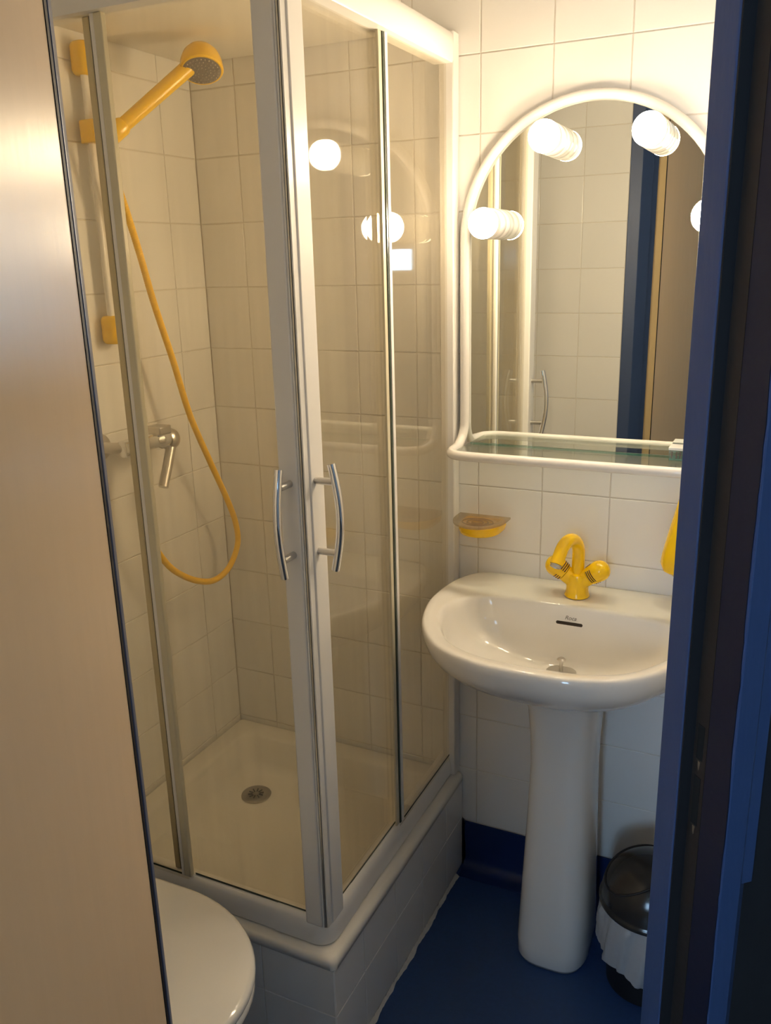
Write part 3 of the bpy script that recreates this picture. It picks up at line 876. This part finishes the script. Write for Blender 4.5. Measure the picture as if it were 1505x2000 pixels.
# deck from outer rim to bowl rim
for t, z in ((0.35, 0.8500), (0.7, 0.8465), (0.92, 0.8450)):
    a_, b_ = bring(PO, 0.965, z), bring(PI_, 1.0, z)
    rg.append([p.lerp(q, t) for p, q in zip(a_, b_)])
rg += [bring(PI_, 0.995, 0.8432), bring(PI_, 0.975, 0.838), bring(PI_, 0.955, 0.826), bring(PI_, 0.92, 0.800), bring(PI_, 0.86, 0.772), bring(PI_, 0.74, 0.750), bring(PI_, 0.55, 0.733, (0, 0.015)),
       bring(PI_, 0.32, 0.721, (0, 0.030)), bring(PI_, 0.12, 0.717, (0, 0.040))]
mb = MB().rings(rg)
bsn = mb.obj('basin_bowl', 'ceramic', wbn, angle=75)
bvh = BVHTree.FromPolygons(mb.v, mb.f)
# overflow slot and printed mark on the back wall of the bowl
hit, nrm_, _, _ = bvh.ray_cast(Vector((BCX + 0.004, -0.26, 0.806)), Vector((0, 1, 0)))
if nrm_.y > 0:
    nrm_ = -nrm_
sxv = Vector((1, 0, 0))
syv = nrm_.cross(sxv).normalized()
if syv.z < 0:
    syv = -syv
pts = []
for k in range(24):
    a = 2 * math.pi * k / 24
    c, s = math.cos(a), math.sin(a)
    pts.append((math.copysign(0.0255, c) + 0.0034 * c, 0.0036 * s))
def on_bowl(u, v, off):
    o_ = hit + sxv * u + syv * v
    h2, n2, _, _ = bvh.ray_cast(o_ + nrm_ * 0.03, -nrm_)
    return (h2 if h2 else o_) + nrm_ * off
MB().rings([[on_bowl(u, v, -0.002) for u, v in pts], [on_bowl(u, v, 0.0006) for u, v in pts]]).obj('overflow_slot', 'slot', bsn, smooth=False)
fc_ = bpy.data.curves.new('brand_mark', 'FONT')
fc_.body = 'Roca'
fc_.size = 0.0125
fc_.shear = 0.3
fc_.align_x = 'CENTER'
fo = bpy.data.objects.new('brand_mark_src', fc_)
COL.objects.link(fo)
bpy.context.view_layer.update()
tm = bpy.data.meshes.new_from_object(fo.evaluated_get(bpy.context.evaluated_depsgraph_get()))
mb = MB()
mb.add([on_bowl(v.co.x + 0.002, v.co.y + 0.0085, 0.0004) for v in tm.vertices], [tuple(p.vertices) for p in tm.polygons])
bpy.data.objects.remove(fo)
bpy.data.curves.remove(fc_)
mb.obj('printed_mark', 'print', bsn, smooth=False)
# pop-up waste seen over the front rim
WP = Vector((0.992, -0.194, 0.7172))
dr = MB().lathe([(0.0, 0.0), (0.031, 0.0), (0.032, 0.002), (0.028, 0.004), (0.0, 0.004)], WP, (0, 0, 1), 30).obj('waste_ring', 'satin', wbn)
MB().lathe([(0.0035, 0.003), (0.0035, 0.026), (0.009, 0.028), (0.0095, 0.031), (0.006, 0.0345), (0.0, 0.035)], WP, (0, 0, 1), 20).obj('stopper_knob', 'satin', dr)

pd = thing('pedestal', (0.997, -0.16, 0), 'white ceramic pedestal under the washbasin', 'pedestal')
def pring(hw, y0, y1, z, ex=3.2):
    out = []
    cy, hd = (y0 + y1) / 2, (y1 - y0) / 2
    for k in range(48):
        a = 2 * math.pi * k / 48
        c, s = math.cos(a), math.sin(a)
        out.append(Vector((0.997 + hw * math.copysign(abs(c) ** (2 / ex), c), cy + hd * math.copysign(abs(s) ** (2 / ex), s), z)))
    return out
MB().rings([pring(0.078, -0.262, -0.060, 0.0), pring(0.082, -0.268, -0.056, 0.012), pring(0.083, -0.268, -0.056, 0.05), pring(0.080, -0.258, -0.060, 0.14), pring(0.0765, -0.244, -0.064, 0.26), pring(0.073, -0.232, -0.066, 0.38),
            pring(0.0705, -0.228, -0.066, 0.48), pring(0.072, -0.232, -0.064, 0.56), pring(0.077, -0.242, -0.060, 0.630), pring(0.084, -0.256, -0.054, 0.665), pring(0.090, -0.268, -0.05, 0.6892)]).obj('pedestal_shell', 'ceramic', pd, angle=70)

# ---- yellow basin tap
FZ = 0.8485
FC = Vector((0.992, -0.072, FZ))
tp = thing('basin_tap', FC, 'yellow basin tap with two round striped knobs and a swan neck spout', 'tap')
MB().lathe([(0.0265, 0.0), (0.0275, 0.002), (0.0262, 0.006), (0.0245, 0.012), (0.0240, 0.030), (0.0250, 0.044), (0.0225, 0.052), (0.015, 0.0545)], FC, (0, 0, 1), 36).obj('body', 'yellow', tp)
sdir = Vector((-0.30, -0.95, 0)).normalized()
spts = [FC + Vector((0, 0, 0.048)), FC + Vector((0, 0, 0.075)), FC + Vector((0, 0, 0.098))]
SR = 0.040
for k in range(1, 15):
    a = math.radians(150 * k / 14)
    spts.append(FC + Vector((0, 0, 0.098)) + sdir * (SR - SR * math.cos(a)) + Vector((0, 0, SR * math.sin(a))))
tdir = (spts[-1] - spts[-2]).normalized()
spts.append(spts[-1] + tdir * 0.026)
MB().tube(spts, 0.0138, 22).obj('spout', 'yellow', tp)
MB().lathe([(0.0105, 0.0), (0.0120, 0.0005), (0.0120, 0.006), (0.0095, 0.007), (0.0088, 0.0045), (0.0, 0.0045)], spts[-1], tdir, 24).obj('aerator', 'satin', tp)
for s in (-1, 1):
    kd = Vector((s * 0.80, -0.10, 0.60)).normalized()
    k0 = FC + Vector((0, 0, 0.030))
    MB().lathe([(0.019, 0.008), (0.0185, 0.022), (0.0185, 0.034)], k0, kd, 28).obj('valve_arm', 'yellow', tp)
    kn = MB().lathe([(0.0180, 0.0348), (0.0202, 0.036), (0.0215, 0.048)] + [(0.0230 * math.sin(t), 0.060 - 0.0230 * math.cos(t)) for t in [math.radians(80 + 100 * q / 12) for q in range(13)]], k0, kd, 32).obj('knob', 'yellow', tp)
    x_, y_, a_ = frame_from(kd)
    for h, rr2 in ((0.0390, 0.0207), (0.0437, 0.0213), (0.0484, 0.0218)):
        for a0, a1 in ((0, 80), (120, 200), (240, 320)):
            arcp = [k0 + a_ * h + (x_ * math.cos(math.radians(a0 + 20 + (a1 - a0) * q / 12)) + y_ * math.sin(math.radians(a0 + 20 + (a1 - a0) * q / 12))) * rr2 for q in range(13)]
            MB().tube(arcp, 0.0011, 6).obj('stripe', 'stripe', kn)

# ================================================================= BIN
BX, BY = 1.207, -0.197
bn = thing('waste_bin', (BX, BY, 0), 'black domed waste bin with a white liner beside the pedestal', 'bin')
MB().lathe([(0.080, 0.0), (0.084, 0.003), (0.090, 0.10), (0.0965, 0.205), (0.098, 0.208), (0.094, 0.208), (0.090, 0.10), (0.080, 0.010), (0.0, 0.010)], (BX, BY, 0), (0, 0, 1), 48, caps=False).obj('bin_body', 'blackmat', bn)
def lidp(t):      # dome profile, t from 0 at the rim to 1 at the top
    a = t * math.pi / 2
    return 0.1045 * math.cos(a), 0.225 + 0.100 * math.sin(a)
prof = [(0.1000, 0.2095), (0.1085, 0.210), (0.1095, 0.215), (0.1075, 0.2195), (0.1050, 0.222)] + [lidp(k / 16) for k in range(17)]
ld = MB().lathe(prof, (BX, BY, 0), (0, 0, 1), 56).obj('lid', 'black', bn)
# S-shaped seam of the swing flap, a groove line lying on the dome
seam = []
for k in range(61):
    a = -math.pi + 2 * math.pi * k / 60
    t = 0.40 - 0.19 * math.cos(2 * (a + math.radians(150)))
    r, z = lidp(t)
    aa = a
    seam.append(Vector((BX + (r + 0.0003) * math.cos(aa), BY + (r + 0.0003) * math.sin(aa), z + 0.0003)))
MB().tube(seam[:-1], 0.0026, 8, closed=True).obj('flap_seam', 'dullblack', ld)
# liner: crumpled plastic folded over the rim
rg = []
NB = 120
rnd = [random.uniform(-1, 1) for _ in range(400)]
def wob(a, f, ph):
    return math.sin(a * f + ph)
levels = [(0.2085, 0.0985), (0.206, 0.1045), (0.19, 0.1065), (0.17, 0.107), (0.15, 0.1075), (0.13, 0.107), (0.11, 0.1065), (0.092, 0.1075), (0.080, 0.105), (0.078, 0.0975), (0.088, 0.0955)]
for li, (z, r) in enumerate(levels):
    ring = []
    for k in range(NB):
        a = 2 * math.pi * k / NB
        am = 0.0 if li == 0 else (0.0006 if li == 1 else 0.0034)
        d = am * (wob(a, 9, li * 0.5) + 0.8 * wob(a, 17, 1.3 + li * 0.35) + 0.6 * wob(a, 31, li * 0.9)) + 0.0012 * rnd[(k * 7 + li * 13) % 400] * (li > 1)
        dz = 0.0 if li < 2 else 0.012 * wob(a, 2, 0.6) + 0.004 * wob(a, 7, 2.0)
        rr3 = max(r + d, 0.0955 + 0.0 * z)
        ring.append(Vector((BX + rr3 * math.cos(a), BY + rr3 * math.sin(a), z + dz * min(1, (0.21 - z) / 0.08))))
    rg.append(ring)
MB().rings(rg, False, False).obj('liner', 'bag', bn, angle=50)

# ================================================================= TOILET
tl = thing('toilet', (0.35, -0.98, 0), 'white toilet with closed lid in front of the shower', 'toilet')
TY = -0.982
def seat_ring(grow, z, x_back=0.215):
    out = []
    n = 64
    for k in range(n):
        a = 2 * math.pi * k / n
        c, s = math.cos(a), math.sin(a)
        if c >= 0:
            x = 0.440 + (0.246 + grow) * c
            y = (0.204 + grow) * math.copysign(abs(s) ** 1.0, s)
        else:
            x = 0.440 - (0.440 - x_back + grow) * abs(c) ** 0.55
            y = (0.204 + grow) * math.copysign(abs(s) ** 0.62, s)
        out.append(Vector((x, TY + y, z)))
    return out
MB().rings([seat_ring(-0.008, 0.4105), seat_ring(-0.002, 0.412), seat_ring(0.0, 0.417), seat_ring(0.0, 0.424), seat_ring(-0.003, 0.429), seat_ring(-0.010, 0.4315)]).obj('lid', 'ceramic', tl, angle=60)
MB().rings([seat_ring(-0.010, 0.388), seat_ring(-0.004, 0.390), seat_ring(-0.002, 0.396), seat_ring(-0.003, 0.406), seat_ring(-0.010, 0.4095)]).obj('seat', 'ceramic', tl, angle=60)
def bowl_ring(s, z, sx=0.0, w=1.0):
    return [Vector((0.42 + sx + (p.x - 0.42) * s, TY + (p.y - TY) * s * w, z)) for p in seat_ring(-0.016, z)]
MB().rings([bowl_ring(0.56, 0.0, -0.07, 0.9), bowl_ring(0.57, 0.02, -0.07, 0.9), bowl_ring(0.52, 0.10, -0.06, 0.85), bowl_ring(0.58, 0.19, -0.045, 0.9), bowl_ring(0.78, 0.28, -0.02), bowl_ring(0.93, 0.335, -0.005), bowl_ring(0.985, 0.365), bowl_ring(0.99, 0.380), bowl_ring(0.97, 0.387)]).obj('bowl', 'ceramic', tl, angle=60)
MB().rings([[Vector((x, y, z)) for x, y in rrect(0.105, TY, 0.095 * s, 0.19 * s, 0.03, 6)] for z, s in ((0.388, 0.9), (0.40, 0.96), (0.70, 1.0), (0.74, 1.0))]).obj('cistern', 'ceramic', tl)
MB().rings([[Vector((x, y, z)) for x, y in rrect(0.106, TY, 0.100 * s, 0.196 * s, 0.03, 6)] for z, s in ((0.7405, 0.99), (0.744, 1.0), (0.765, 1.0), (0.772, 0.96))]).obj('cistern_lid', 'ceramic', tl)
MB().lathe([(0.020, 0.0), (0.020, 0.006), (0.016, 0.008), (0.0, 0.008)], (0.106, TY, 0.772), (0, 0, 1), 24).obj('flush_button', 'chrome', tl)
MB().box((0.01, TY - 0.08, 0.20), (0.26, TY + 0.08, 0.3875)).obj('bracket_foot', 'ceramic', tl, bevel=0.02, seg=4)
